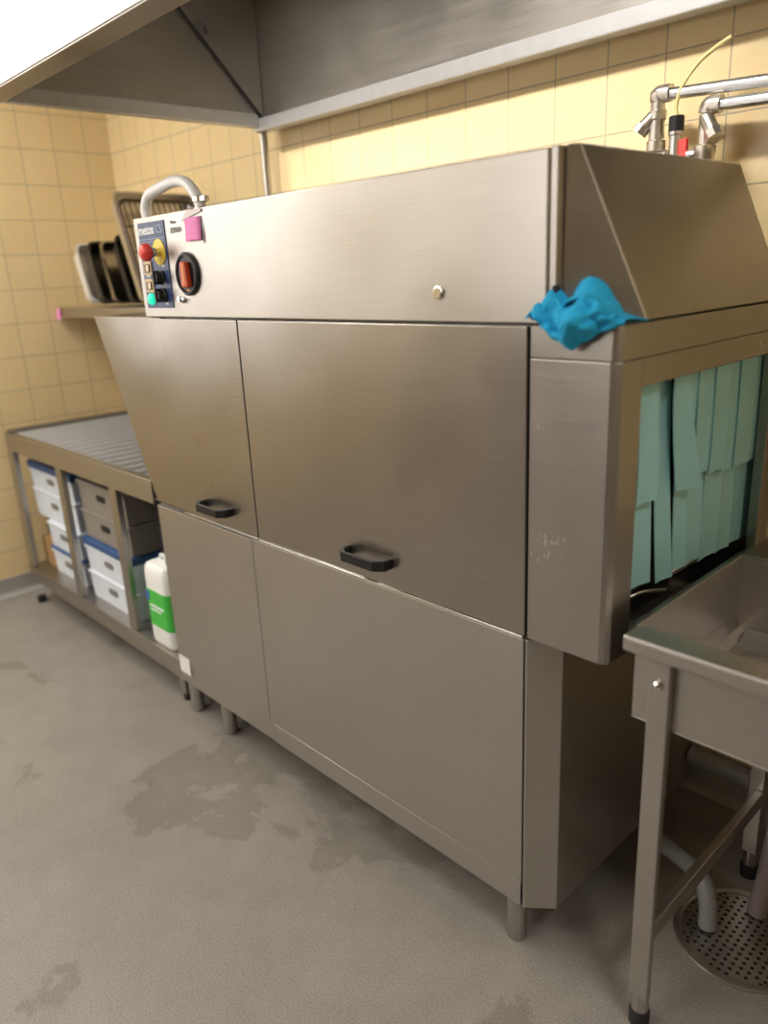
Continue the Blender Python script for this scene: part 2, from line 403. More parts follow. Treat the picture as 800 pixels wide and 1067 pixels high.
# short outer row, the second strip of it is missing and the third curls
strip(.150, .060, .109, 1.262, 1.030, .003)
strip(.150, .112, .175, 1.262, 1.024, .005, .006, slant=.008)
strip(.149, .236, .292, 1.262, 1.016, .006, .026, .008, slant=.038)
strip(.145, .303, .338, 1.262, 1.034, .002, -.006, slant=.004)
for k, (y0, y1, zb) in enumerate(((.337, .409, 1.031), (.404, .470, 1.022), (.466, .527, 1.012), (.520, .596, 1.011), (.591, .652, 1.008), (.650, .680, 1.006))):
    strip(.147+.003*(k % 2), y0, y1, 1.262, zb, .003)
# sloping extraction cowl above the exit
lo = [(.0585, .010, Z2+.003), (.170, .084, Z2+.003), (.170, .655, Z2+.003), (.0585, .655, Z2+.003)]
hi = [(.0585, .010, Z3+.003), (.080, .020, Z3+.003), (.080, .594, Z3+.003), (.0585, .594, Z3+.003)]
MB().hexa(lo, hi).build('exit_cowl', STD, D, .003)
MB().box(.052, .060, -.010, .004, Z2+.045, Z2+.062).build('hinge_block', BLACK, D, .002)
for lx, ly in ((-.037, .032), (-1.21, .034), (-1.418, .034), (-.037, .60), (-1.40, .60)):
    MB().lathe([(.021, 0), (.023, .004), (.023, .1245)], 24, (lx, ly, 0)).build('leg', STG, D, smooth=True)
MB().tube([(-.95, .16, .122), (-.95, .16, .05), (-.80, .18, .045), (-.45, .25, .045)], .022).build('drain_hose', RUBBER, D, smooth=True)
MB().lathe([(.012, -.0105), (.012, -.0135), (.009, -.0145), (.009, -.016)], 20, (-.19, 0, 1.399), 'Y').build('lock', CHROME, D, smooth=True)
MB().box(-1.430, -1.362, -.0058, -.0038, .166, .226).build('rating_sticker', WHITE, D)
# control panel
Y0 = -.0105
cp = MB().box(-1.301, -1.156, Y0-.002, Y0+.001, 1.372, 1.596).build('control_panel', NAVY, D, .0006); cp['label'] = 'navy blue control panel'
yp = Y0-.0022
text('logo_lettering', 'metos', WHITEINK, cp, (-1.297, yp, 1.5655), .034, bold=True, sx=.98)
text('model_lettering', 'ICS', GREYBLUE, cp, (-1.208, yp, 1.5655), .030, sx=.95)
MB().box(-1.297, -1.162, yp-.0005, yp, 1.5520, 1.5535).box(-1.297, -1.162, yp-.0005, yp, 1.5455, 1.5465).build('printed_lines', GREYBLUE, cp)
for x, z, w_ in ((-1.205, 1.482, .004), (-1.190, 1.480, .012), (-1.283, 1.500, .022), (-1.283, 1.455, .022), (-1.206, 1.4335, .004), (-1.192, 1.4335, .010), (-1.194, 1.381, .014)):
    MB().box(x, x+w_, yp-.0005, yp, z, z+.005).build('printed_mark', WHITEINK, cp)
MB().lathe([(.0335, yp), (.0335, yp-.002), (.031, yp-.0035)], 32, (-1.195, 0, 1.517), 'Y').build('emergency_collar', YELLOW, cp, smooth=True)['label'] = 'yellow emergency stop disc'
MB().lathe([(.012, yp-.003), (.012, yp-.020), (.014, yp-.022), (.014, yp-.026)], 24, (-1.195, 0, 1.517), 'Y').build('emergency_stem', CHROME, cp, smooth=True)
MB().lathe([(.013, yp-.026), (.022, yp-.032), (.023, yp-.042), (.019, yp-.050), (.010, yp-.055), (.002, yp-.056)], 28, (-1.195, 0, 1.517), 'Y').build('emergency_button', RED, cp, smooth=True)['label'] = 'red mushroom button'
for z in (1.478, 1.432):
    MB().poly_prism(rrect(.044, .036, .003, 2, -1.268, z), 1, yp-.004, yp).build('switch_bezel', BEIGE, cp, .001)
    MB().box(-1.283, -1.253, yp-.006, yp-.004, z-.011, z+.011).build('rocker_switch', BROWNP, cp, .001)
    MB().box(-1.267, -1.254, yp-.009, yp-.006, z-.009, z+.008).build('rocker_key', IVORY, cp, .002)
MB().lathe([(.016, yp), (.016, yp-.004), (.013, yp-.009), (.006, yp-.012), (.001, yp-.0125)], 24, (-1.268, 0, 1.396), 'Y').build('indicator_lamp', GREENL, cp, smooth=True)['label'] = 'lit green indicator lamp'
for z in (1.452, 1.406):
    MB().lathe([(.019, yp), (.019, yp-.006), (.0165, yp-.008), (.015, yp-.024)], 24, (-1.197, 0, z), 'Y').box(-1.2005, -1.1935, yp-.028, yp-.008, z-.018, z+.018).build('selector_knob', BLACK, cp, .001, smooth=True)
# main switch
ms = MB().lathe([(.054, Y0), (.054, Y0-.006), (.050, Y0-.010), (.046, Y0-.010), (.044, Y0-.006), (.001, Y0-.006)], 40, (-1.061, 0, 1.457), 'Y').build('main_switch', BLACK, D, smooth=True)
ms['label'] = 'round black main switch plate'
MB().poly_prism([(-1.066, 1.487), (-1.042, 1.487), (-1.037, 1.424), (-1.069, 1.424)], 1, Y0-.022, Y0-.006).build('switch_knob', ORRED, ms, .004)['label'] = 'orange-red turning knob'
MB().box(-1.052, -1.045, Y0-.0232, Y0-.021, 1.430, 1.480).build('knob_mark', ORANGEY, ms, .0008)
MB().box(-1.066, -1.052, Y0-.0068, Y0-.006, 1.4150, 1.4195).build('printed_mark', ORANGEY, ms)
MB().lathe([(.008, Y0+.001), (.008, Y0-.006), (.004, Y0-.008), (.004, Y0-.016)], 16, (-1.100, 0, 1.392), 'Y').lathe([(.006, Y0), (.006, Y0-.01)], 12, (-1.112, 0, 1.397), 'Y').build('key_lock', CHROME, D, smooth=True)
text('stamped_number', 'K09604', GREYINK, D, (-1.127, Y0, 1.560), .020, sx=.9)
text('small_print', 'Metos', GREYINK, D, (-1.124, Y0, 1.583), .012)
# ---- things on the machine
pk = thing('sticky_note', 'bright pink paper note taped to the steel beside the control panel', 'note', (-1.01, Y0-.0005, 1.535))
m = MB(); bm = m.bm; R_ = []
for i in range(9):
    t = i/8; z = .056*(1-t) ; off = -.0012-.003*t*t
    R_.append([bm.verts.new((x, off-.001*math.sin(k*PI/3), z)) for k, x in enumerate((-.038, -.013, .012, .037))])
for i in range(8):
    for k in range(3): bm.faces.new((R_[i][k], R_[i][k+1], R_[i+1][k+1], R_[i+1][k]))
o = m.build('note_paper', PINK, pk, smooth=True); sd = o.modifiers.new('thick', 'SOLIDIFY'); sd.thickness = .0004
MB().poly_prism([(-.056, .050), (.046, .066), (.044, .074), (-.020, .0735)], 1, -.0022, -.0012).build('tape', TAPE, pk)
MB().poly_prism([(.0375, .056), (.0395, .056), (.0475, .012), (.0445, -.008), (.0425, -.008), (.0435, .012)], 1, -.0016, -.0006).build('dark_edge', GREYINK, pk)

hs = thing('white_hose', 'white hose loop arching over the top left corner of the machine', 'hose', (-1.3, .05, Z3))
Hh = [(-1.345, .045, 1.615), (-1.349, .045, 1.640), (-1.325, .047, 1.672), (-1.262, .05, 1.686), (-1.19, .052, 1.694), (-1.135, .053, 1.687), (-1.098, .054, 1.662), (-1.078, .055, 1.632)]
MB().tube([(x+1.3, y-.05, z-Z3) for x, y, z in [(-1.345, .045, 1.6125)]+Hh+[(-1.074, .056, 1.611)]], .0145, 16).build('hose_tube', HOSE, hs, smooth=True)
MB().lathe([(.0165, .022), (.0195, .024), (.0195, .036), (.0165, .038)], 24, (.224, .006, 0)).box(.236, .262, -.004, .012, .024, .036).lathe([(.014, .0), (.018, .002), (.018, .01), (.014, .012)], 24, (.225, .006, 0)).build('hose_clamp', CHROME, hs, .001, smooth=True)

# crumpled cloth: a draped sheet with folds, and a loop of it standing up on top
def interp(xs, ys, t):
    for i in range(len(xs)-1):
        if t <= xs[i+1]:
            k = (t-xs[i])/(xs[i+1]-xs[i]); k = k*k*(3-2*k); return ys[i]+(ys[i+1]-ys[i])*k
    return ys[-1]
def fold(v): return 1-abs((v % 2)-1)          # triangle wave 0..1
m = MB(); bm = m.bm; NU, NV = 64, 56; G_ = []
for j in range(NV+1):
    t = j/NV; row = []
    for i in range(NU+1):
        u = i/NU
        x = .020+.160*u
        top = interp((0, .12, .30, .42, .60, .78, 1), (1.364, 1.376, 1.384, 1.373, 1.388, 1.376, 1.356), u)
        bot = interp((0, .10, .28, .48, .62, .80, 1), (1.352, 1.340, 1.322, 1.308, 1.322, 1.338, 1.349), u)
        fr = interp((0, .25, .5, .8, 1), (-.012, -.024, -.030, -.022, -.006), u)
        back = interp((0, .35, .45, .7, 1), (.004, .006, .012, .036, .070), u)
        if t < .35:
            k = t/.35; y = back+(fr*.55-back)*k; z = 1.349+(top-1.349)*math.sin(k*PI/2)
        else:
            k = (t-.35)/.65; y = fr*.55+(fr*1.05-fr*.55)*math.sin(k*PI); z = top+(bot-top)*k
            if z < 1.346: y = min(y, -.006)
        d = .017*fold(u*3.1+t*2.1+.35*math.sin(t*5+1))**1.3+.011*fold(u*5.3-t*2.6+.4*math.sin(u*7))-.012
        d += .005*noise.noise(Vector((u*7, t*6, 2.2)))+.005*fold(u*9.7+t*4.3+math.sin(t*6+u*3))
        ed = min(1, t*5, (1-t)*6, u*6+.3, (1-u)*6+.15)
        y -= (d+.002)*ed*1.35; z += d*ed*(.8 if t < .45 else .25); x += .006*ed*noise.noise(Vector((u*5, t*5, 7)))
        if t > .35 and z < 1.35: y = min(y, -.0035)
        if z >= 1.35 or y > 0: z = max(z, 1.3485)
        row.append(bm.verts.new((x, y, z)))
    G_.append(row)
for j in range(NV):
    for i in range(NU): bm.faces.new((G_[j][i], G_[j][i+1], G_[j+1][i+1], G_[j+1][i]))
# the standing loop
arc = catmull([Vector(p) for p in ((.082, 0, 1.368), (.086, 0, 1.388), (.097, 0, 1.405), (.117, 0, 1.415), (.136, 0, 1.406), (.147, 0, 1.388), (.158, 0, 1.374), (.168, 0, 1.358))], 7)
G_ = []
for k, p in enumerate(arc):
    t = k/(len(arc)-1); row = []
    for i in range(15):
        v = i/14
        y = -.034+.004*math.sin(t*9)+.010*t+v*(.050-.012*t); sag = -.030*(1-v)**2*math.sin(t*PI)+.004*math.sin(v*7+t*6)
        row.append(bm.verts.new((p.x+.005*math.sin(v*5+t*4)*math.sin(t*PI), y, max(p.z+sag, 1.352))))
    G_.append(row)
for j in range(len(arc)-1):
    for i in range(14): bm.faces.new((G_[j][i], G_[j][i+1], G_[j+1][i+1], G_[j+1][i]))
# a second, lower fold on the left
arc = catmull([Vector(p) for p in ((.014, 0, 1.356), (.022, 0, 1.374), (.034, 0, 1.378), (.044, 0, 1.390), (.055, 0, 1.402), (.064, 0, 1.392), (.078, 0, 1.374))], 7)
G_ = []
for k, p in enumerate(arc):
    t = k/(len(arc)-1); row = []
    for i in range(11):
        v = i/10
        row.append(bm.verts.new((p.x+.004*math.sin(v*4+t*5), -.030+.012*t+v*.026, max(p.z-.022*(1-v)**2*math.sin(t*PI)+.003*math.sin(v*6+t*8), 1.352))))
    G_.append(row)
for j in range(len(arc)-1):
    for i in range(10): bm.faces.new((G_[j][i], G_[j][i+1], G_[j+1][i+1], G_[j+1][i]))
o = m.build('cleaning_cloth', CLOTH, smooth=True)
o.data.polygons.foreach_set('use_smooth', [True]*len(o.data.polygons))
sd = o.modifiers.new('thick', 'SOLIDIFY'); sd.thickness = .003; sd.offset = 0
sb = o.modifiers.new('smooth', 'SUBSURF'); sb.levels = 1; sb.render_levels = 1
tag(o, 'crumpled bright blue microfibre cloth lying on the exit hood corner', 'cloth')

# ------------------------------------------------------------------ extraction hood
H = thing('extraction_hood', 'large stainless steel extraction hood hanging above the dishwasher', 'hood', (0, 0, ZC))
HB = 1.952
def hp(m, name, mat, bevel=0, **k):
    o = m.build(name, mat, H, bevel, **k); o.matrix_parent_inverse = Matrix.Translation((0, 0, -ZC)); return o
HX0, HX1, HYF, HYB = -1.715, 1.10, -.232, .745
hp(MB().box(HX0, HX1, HYF-.004, HYF, HB, ZC-.002), 'front_panel', STH)
hp(MB().box(HX0, HX1, HYB, HYB+.004, HB, ZC-.002), 'back_panel', STH)
hp(MB().box(HX0-.004, HX0, HYF, HYB, HB, ZC-.002), 'side_panel', STH)
hp(MB().box(HX1, HX1+.004, HYF, HYB, HB, ZC-.002), 'side_panel', STH)
hp(MB().poly_prism([(HYB-.002, HB+.035), (HYB-.002, ZC-.004), (.10, ZC-.004), (.16, HB+.035+.585)], 0, HX0, HX0+.007), 'seam_panel', STH, .001)
hp(MB().tube([(HX0+.008, HYB-.004, HB+.030), (HX0+.008, .158, HB+.620)], .0035, 8), 'seam_joint', DARK)
hp(MB().box(HX0, HX1, HYF, HYF+.068, HB-.004, HB+.030), 'front_rail', STD, .003)
hp(MB().box(HX0, HX1, HYB-.045, HYB, HB-.016, HB+.026), 'back_rail', RAIL, .003)
hp(MB().box(HX0, HX0+.030, HYF+.068, HYB-.045, HB-.004, HB+.040), 'end_rail', RAIL, .003)
hp(MB().tube([(HX0+.004, .52, 2.262), (HX0+.022, .515, 2.250), (HX0+.026, .525, 2.225), (HX0+.012, .535, 2.225)], .004), 'hook', RUBBER, smooth=True)
tag(MB().lathe([(.0145, 0), (.0145, HB-.018)], 20, (-1.70, .728, 0)).build('support_post', STG, smooth=True), 'slim vertical steel post under the rear left corner of the hood', 'post')

# ------------------------------------------------------------------ water pipes behind the machine
wp = thing('water_pipe', 'upper of two steel water pipes, with a ribbed filter elbow', 'pipe', (-.16, .70, 1.5))
def rel(pts, o): return [(p[0]-o[0], p[1]-o[1], p[2]-o[2]) for p in pts]
O = (-.16, .70, 1.5)
MB().tube(rel([(-.15, .70, 1.786), (.30, .70, 1.762), (1.2, .70, 1.735)], O), .0125, smooth=False).build('pipe', GALV, wp, smooth=True)
MB().lathe([(.016, .272), (.019, .276), (.019, .292), (.014, .298)], 20).tube([(0, 0, .28), (.004, 0, .288), (.03, 0, .287)], .0185, 16).lathe([(.015, 0), (.015, .12), (.021, .123), (.021, .150), (.016, .153), (.016, .17), (.021, .173), (.021, .193), (.017, .196), (.017, .235), (.020, .238), (.020, .255), (.016, .258), (.016, .275)], 20).build('elbow_fitting', BRASS, wp, smooth=True)
MB().tube([(-.002, -.004, .248), (-.030, -.012, .222)], .0150, 16).tube([(-.025, -.0105, .228), (-.036, -.014, .214)], .018, 8).build('filter_branch', BRASS, wp, smooth=True)
MB().tube([(.01, -.003, .157), (.030, -.003, .157)], .015, 10).lathe([(.011, 0), (.011, .13), (.016, .132), (.016, .155), (.013, .157), (.013, .198), (.016, .2), (.016, .208)], 18, (.048, -.003, 0)).build('branch_valve', GALV, wp, smooth=True)
MB().lathe([(.0165, .206), (.0165, .236), (.014, .238)], 18, (.048, -.003, 0)).build('black_cap', BLACK, wp, smooth=True)
O2 = (-.045, .70, 1.5)
wq = thing('water_pipe', 'lower of two steel water pipes, with a red valve lever', 'pipe', O2)
MB().tube(rel([(-.035, .70, 1.746), (.40, .70, 1.728), (1.2, .70, 1.70)], O2), .0125, smooth=False).build('pipe', GALV, wq, smooth=True)
MB().lathe([(.015, 0), (.015, .118), (.021, .121), (.021, .150), (.023, .153), (.023, .168), (.016, .171), (.016, .230)], 20).tube([(0, 0, .232), (.004, 0, .247), (.03, 0, .246)], .0185, 16).build('elbow_fitting', BRASS, wq, smooth=True)
MB().tube([(.002, -.006, .222), (.026, -.016, .186)], .0155, 16).tube([(.021, -.014, .194), (.031, -.018, .178)], .0195, 8).build('filter_branch', BRASS, wq, smooth=True)
MB().tube([(-.012, -.004, .155), (-.036, -.006, .155)], .010, 12).build('valve_stem', GALV, wq, smooth=True)
MB().poly_prism([(-.056, .186), (-.036, .190), (-.036, .168), (-.032, .146), (-.052, .141)], 1, -.014, -.002).build('valve_lever', RED, wq, .002)['label'] = 'red valve lever'
tag(MB().tube([(-.112, .697, 1.7395), (-.114, .695, 1.76), (-.100, .690, 1.795), (-.065, .688, 1.833), (-.03, .686, 1.853), (.002, .685, 1.866)], .0042, 10).build('plastic_tube', TUBE, smooth=True), 'thin yellowed plastic tube curving up from the capped pipe stub', 'tube')

# ------------------------------------------------------------------ wall shelf with pans
sh = thing('wall_shelf', 'steel wall shelf in the far corner carrying upright pans', 'shelf', (-2.4, .60, 1.30))
MB().box(-.62, .66, -.20, .185, .027, .045).box(-.62, .66, -.20, -.192, .0, .027).build('shelf_board', ST, sh, .002)
for bx in (-.45, .45):
    MB().poly_prism([(.186, .0265), (-.16, .0265), (.186, -.13)], 0, bx, bx+.006).build('bracket', ST, sh)
tag(MB().poly_prism([(0, 0), (.035, 0), (.045, .05), (.01, .052)], 1, -.003, 0).build('shelf_tag', PINK, loc=(-3.045+.015, .398, 1.290)), 'small pink label on the left end of the wall shelf', 'label')
def pan(name, label, w, h, d, mat, x, y, lean, group=None, z=1.3455, lip=.012):
    # upright pan: opening towards +x, w along y, h up, d deep along x
    m = MB(); bm = m.bm
    def ring(ww, hh, r, xx): return [bm.verts.new((xx, p[0], p[1]+h/2)) for p in rrect(ww, hh, r, 4)]
    rs = [ring(w-.03, h-.03, .03, -.0015), ring(w-.012, h-.012, .03, d-.003), ring(w, h, .03, d-.003), ring(w, h, .03, d), ring(w-.016, h-.016, .03, d), ring(w-.034, h-.034, .03, .001)]
    n = len(rs[0])
    for a, b in zip(rs, rs[1:]):
        for i in range(n): bm.faces.new((a[i], a[(i+1) % n], b[(i+1) % n], b[i]))
    bm.faces.new(rs[0]); bm.faces.new(rs[-1])
    o = m.build(name, mat, smooth=True, loc=(x, y, z), rot=(0, lean, 0))
    return tag(o, label, 'pan', group)
PD = .59
pan('oven_pan', 'pale steel pan leaning at the left end of the wall shelf', .36, .265, .075, ALU, -2.715, PD, -.36)
pan('oven_pan', 'black enamel pan leaning next to the pale steel pan', .36, .262, .085, ENAMEL, -2.600, PD, -.36)
pan('oven_pan', 'dull grey steel pan leaning in the middle of the wall shelf', .36, .268, .060, PANST, -2.455, PD, -.36)
pan('oven_pan', 'dark pan squeezed behind the tall pan at the right of the wall shelf', .34, .285, .060, ENAMEL, -2.325, PD, -.36)
pan('oven_pan', 'tall bright steel pan standing highest on the wall shelf beside the hose', .37, .455, .060, BRIGHT, -2.200, PD, -.36)
rk = thing('oven_rack', 'wire oven rack leaning against the tall bright pan on the wall shelf', 'rack', (-2.128, PD, 1.3455))
rk.rotation_euler = (0, -.36, 0)
MB().tube([(0, p[0], p[1]+.225) for p in rrect(.35, .43, .04, 5)]+[(0, .175, .06)], .007, 10, smooth=False).build('rack_frame', RACK, rk, smooth=True)
m = MB()
for k in range(13): m.tube([(0, -.15+.025*k, .012), (0, -.15+.025*k, .438)], .0028, 8)
for z in (.12, .225, .33): m.tube([(.004, -.172, z), (.004, .172, z)], .0035, 8)
m.build('rack_wires', RACK, rk, smooth=True)

# ------------------------------------------------------------------ roller table on the left
T = thing('roller_table', 'long steel roller table with open shelf left of the dishwasher', 'table', (-2.1, .28, 0))
def tp(m, name, mat, bevel=0, **k):
    o = m.build(name, mat, T, bevel, **k); o.matrix_parent_inverse = Matrix.Translation((2.1, -.28, 0)); return o
TX0, TX1 = -2.84, -1.474
TZ = .832
tp(MB().box(TX0, TX1, .002, .030, TZ-.012, TZ).box(TX0, TX1, .002, .008, TZ-.080, TZ-.012).box(TX0, TX1, .575, .61, TZ-.06, TZ+.01).box(TX0, TX0+.03, .010, .575, TZ-.06, TZ+.012), 'top_frame', STD, .002)
tp(MB().box(TX0+.03, TX1, .031, .574, TZ-.078, TZ-.074), 'drip_tray', STD)
nr = 17
for i in range(nr):
    x = TX0+.06+(TX1-TX0-.09)*i/(nr-1)
    tp(MB().lathe([(.025, .031), (.025, .573)], 16, (x, 0, TZ-.027), 'Y'), 'roller', ROLL, smooth=True)
tp(MB().box(TX0-.03, -1.445, .004, .585, .178, .190).box(TX0-.03, -1.445, .004, .010, .120, .178), 'lower_shelf', STD, .002)
for x in (-2.868, -2.33, -1.835):
    tp(MB().box(x, x+.055, .011, .034, .192 if x > -2.88 else .03, TZ-.014), 'post', STD, .002)
for x, y in ((-2.88, .54), (-1.53, .03), (-1.53, .54)):
    tp(MB().box(x, x+.04, y, y+.04, .03, .119), 'leg', STD, .002)
    tp(MB().lathe([(.018, 0), (.018, .03)], 14, (x+.02, y+.02, 0)), 'foot', BLACK, smooth=True)
tp(MB().lathe([(.02, 0), (.02, .03)], 14, (-2.843, .024, 0)), 'foot', BLACK, smooth=True)

def crate(label, x0, x1, y0, y1, z0, z1, body, lid=None, holes=1, lidh=.022, group='crates under the roller table', name='crate'):
    cx, cy = (x0+x1)/2, (y0+y1)/2
    t = thing(name, label, 'crate', (cx, cy, z0), 0, group)
    w, d, h = x1-x0, y1-y0, z1-z0
    hb = h-(lidh if lid else 0)
    # tapered tub with a rim
    m = MB()
    m.hexa([(-w/2+.01, -d/2+.008, 0), (w/2-.01, -d/2+.008, 0), (w/2-.01, d/2-.008, 0), (-w/2+.01, d/2-.008, 0)], [(-w/2+.004, -d/2+.004, hb), (w/2-.004, -d/2+.004, hb), (w/2-.004, d/2-.004, hb), (-w/2+.004, d/2-.004, hb)])
    m.box(-w/2, w/2, -d/2, d/2, hb-.014, hb-.0005)
    m.build('crate_body', body, t, .003)
    for k in range(holes):
        zz = hb*.58
        MB().poly_prism(rrect(.075, .026, .012, 4, 0, zz), 1, -d/2+.002, -d/2+.012).build('grip_hole', DARK if body is BOXG else GREYINK, t)
    if lid: MB().box(-w/2-.002, w/2+.002, -d/2-.002, d/2+.002, hb, h).build('lid', lid, t, .004)
    return t
SZ = .1902
G = 'crates under the roller table'
crate('white crate with dark blue lid, topmost in the leftmost bay of the roller table', -2.83, -2.35, .07, .50, .570, .695, BOXW, BOXB, group=G, lidh=.032)
crate('plain white crate directly under the blue-lidded one in the leftmost bay', -2.83, -2.35, .07, .50, .435, .569, BOXW, group=G)
crate('narrow pale crate third from the top in the leftmost bay', -2.69, -2.35, .06, .50, .315, .434, BOXW, None, group=G)
crate('narrow pale crate on the shelf board in the leftmost bay', -2.69, -2.35, .06, .50, SZ, .314, BOXW, BOXB, group=G, lidh=.012)
b = MB().box(-.075, .075, -.18, .18, 0, .13).box(-.075, -.0, -.18, .18, .13, .1305).box(.001, .075, -.18, .18, .13, .1305).build('cardboard_box', CARD, bevel=.002, loc=(-2.775, .26, SZ))
tag(b, 'brown cardboard box on the shelf at the far left of the roller table', 'box')
b = MB().box(-.07, .07, -.16, .16, 0, .075).box(-.07, .07, -.003, .003, .075, .0755).build('cardboard_box', plain('dark cardboard', (.16, .11, .07), .8), bevel=.002, loc=(-2.775, .27, SZ+.131))
tag(b, 'flat dark brown carton lying on top of the cardboard box', 'box')
crate('grey crate with dark grip hole, topmost in the middle bay', -2.265, -1.835, .06, .50, .578, .700, BOXG, group=G)
crate('grey crate with dark grip hole, second from the top in the middle bay', -2.265, -1.835, .06, .50, .455, .577, BOXG, group=G)
crate('white crate with wide dark blue lid below the two grey crates', -2.265, -1.835, .05, .50, .310, .454, BOXW, BOXB, group=G, lidh=.03)
crate('white crate at the bottom of the middle bay on the shelf board', -2.265, -1.835, .05, .50, SZ, .309, BOXW, None, group=G)
crate('blue flat sided crate wedged at the left of the middle bay behind the post', -2.34, -2.272, .10, .50, .31, .69, plain('slate blue plastic', (.13, .17, .27), .5), None, 0, group=G)
crate('charcoal crate, topmost in the bay beside the dishwasher', -1.765, -1.47, .135, .50, .585, .700, BOXK, None, group=G)
crate('charcoal crate second from the top in the bay beside the dishwasher', -1.765, -1.47, .135, .50, .460, .584, BOXK, None, group=G)
crate('white crate with blue lid under the charcoal crates', -1.765, -1.47, .145, .50, .330, .459, BOXW, BOXB, group=G, lidh=.02)
crate('white crate with blue lid at the bottom of the bay beside the jerry can', -1.765, -1.47, .16, .50, SZ, .329, BOXW, BOXB, group=G, lidh=.02)
# jerry can
jc = thing('jerry_can', 'white plastic jerry can with bright green label beside the dishwasher', 'can', (-1.595, .075, SZ))
m = MB(); bm = m.bm; prof = [(0, .88), (.008, .97), (.02, 1), (.27, 1), (.29, .97), (.305, .88), (.312, .70)]
rings = []
for z, s in prof: rings.append([bm.verts.new((p[0]*s, p[1]*s, z)) for p in rrect(.165, .115, .03, 5)])
for a, b2 in zip(rings, rings[1:]):
    n = len(a)
    for i in range(n): bm.faces.new((a[i], a[(i+1) % n], b2[(i+1) % n], b2[i]))
bm.faces.new(rings[0]); bm.faces.new(rings[-1])
m.build('can_body', CANW, jc, smooth=True)
MB().lathe([(.022, .311), (.024, .314), (.024, .334), (.021, .337)], 20, (.04, 0, 0)).build('cap', CANW, jc, smooth=True)
MB().tube([(-.035, 0, .310), (-.03, 0, .328), (-.005, 0, .328), (.0, 0, .310)], .007).build('carry_grip', CANW, jc, smooth=True)
MB().poly_prism(rrect(.1672, .1172, .031, 5), 2, .075, .215).build('label', GREEN, jc)['label'] = 'green paper label'
MB().box(-.045, .050, -.0594, -.0588, .150, .158).box(-.045, .030, -.0594, -.0588, .136, .141).build('label_print', WHITEINK, jc)
MB().box(-.07, -.045, -.0597, -.0587, .172, .205).build('label_emblem', BLUETRIM, jc)

# ------------------------------------------------------------------ sink table on the right
K = thing('sink_table', 'stainless steel sink table with square leg at the right of the dishwasher', 'sink', (.262, .073, 0))
def kp(m, name, mat, bevel=0, **k):
    o = m.build(name, mat, K, bevel, **k); o.matrix_parent_inverse = Matrix.Translation((-.262, -.073, 0)); return o
KX0, KX1, KY0, KY1, KZ = .207, 1.45, .032, .49, .852
kp(MB().poly_prism([(.212, -.024), (.212, .020), (.216, .032), (KX1, .032), (KX1, -.024)], 2, KZ-.030, KZ), 'front_rim', ST, .006, seg=3)
kp(MB().box(KX0, KX1, KY1-.029, KY1+.10, KZ-.040, KZ-.002), 'back_rim', STD, .003)
# open basin: outer shell and sloped inner faces
t_ = .004
m = MB()
m.box(KX0, KX0+t_, KY0, KY1-.03, .672, KZ-.004)           # left end
m.box(KX0, KX1, KY0, KY0+t_, .672, KZ-.031)               # front
m.box(KX0, KX1, KY1-.034, KY1-.030, .672, KZ-.006)        # back
m.box(KX1-t_, KX1, KY0, KY1-.03, .672, KZ-.004)
m.box(KX0, KX1, KY0, KY1-.03, .668, .672)
m.poly_prism([(KX0+t_, .672), (KX0+t_, .72), (KX0+.012, .690), (KX0+.030, .676), (KX0+.06, .672)], 1, KY0+t_, KY1-.034)
kp(m, 'basin', ST, .002)
kp(MB().poly_prism([(KY1-.034, .6725), (KY1-.034, .692), (KY1-.100, .6725)], 0, KX0+.03, KX1-.01), 'basin_slope', ST, .002)  # added wedge, tilted to catch light as a bright strip of basin floor
def leg(x, y):
    kp(MB().box(x-.018, x+.018, y-.018, y+.018, .075, .811), 'leg', ST, .003) if y > .3 else kp(MB().box(x-.018, x+.020, y-.0595, y-.0425, .075, .819).box(x-.018, x-.010, y-.0425, y-.010, .075, .667), 'leg', ST, .0025)
    yy = y if y > .3 else y-.042
    kp(MB().lathe([(.012, .034), (.012, .076), (.017, .048), (.017, .034)], 18, (x, yy, 0)), 'leg_foot', STG, smooth=True)
    kp(MB().lathe([(.020, 0), (.020, .030), (.017, .036)], 18, (x, yy, 0)), 'rubber_foot', RUBBER, smooth=True)
leg(.262, .073)
#LEG
for x, y in ((.262, .56), (1.40, .56), (1.40, .073)): leg(x, y)
kp(MB().box(.262, .280, .032, .541, .215, .255), 'side_brace', ST, .002)
kp(MB().lathe([(.008, .0135), (.008, .008), (.004, .004), (.001, .003)], 16, (.262, 0, .760), 'Y'), 'bolt', CHROME, smooth=True)

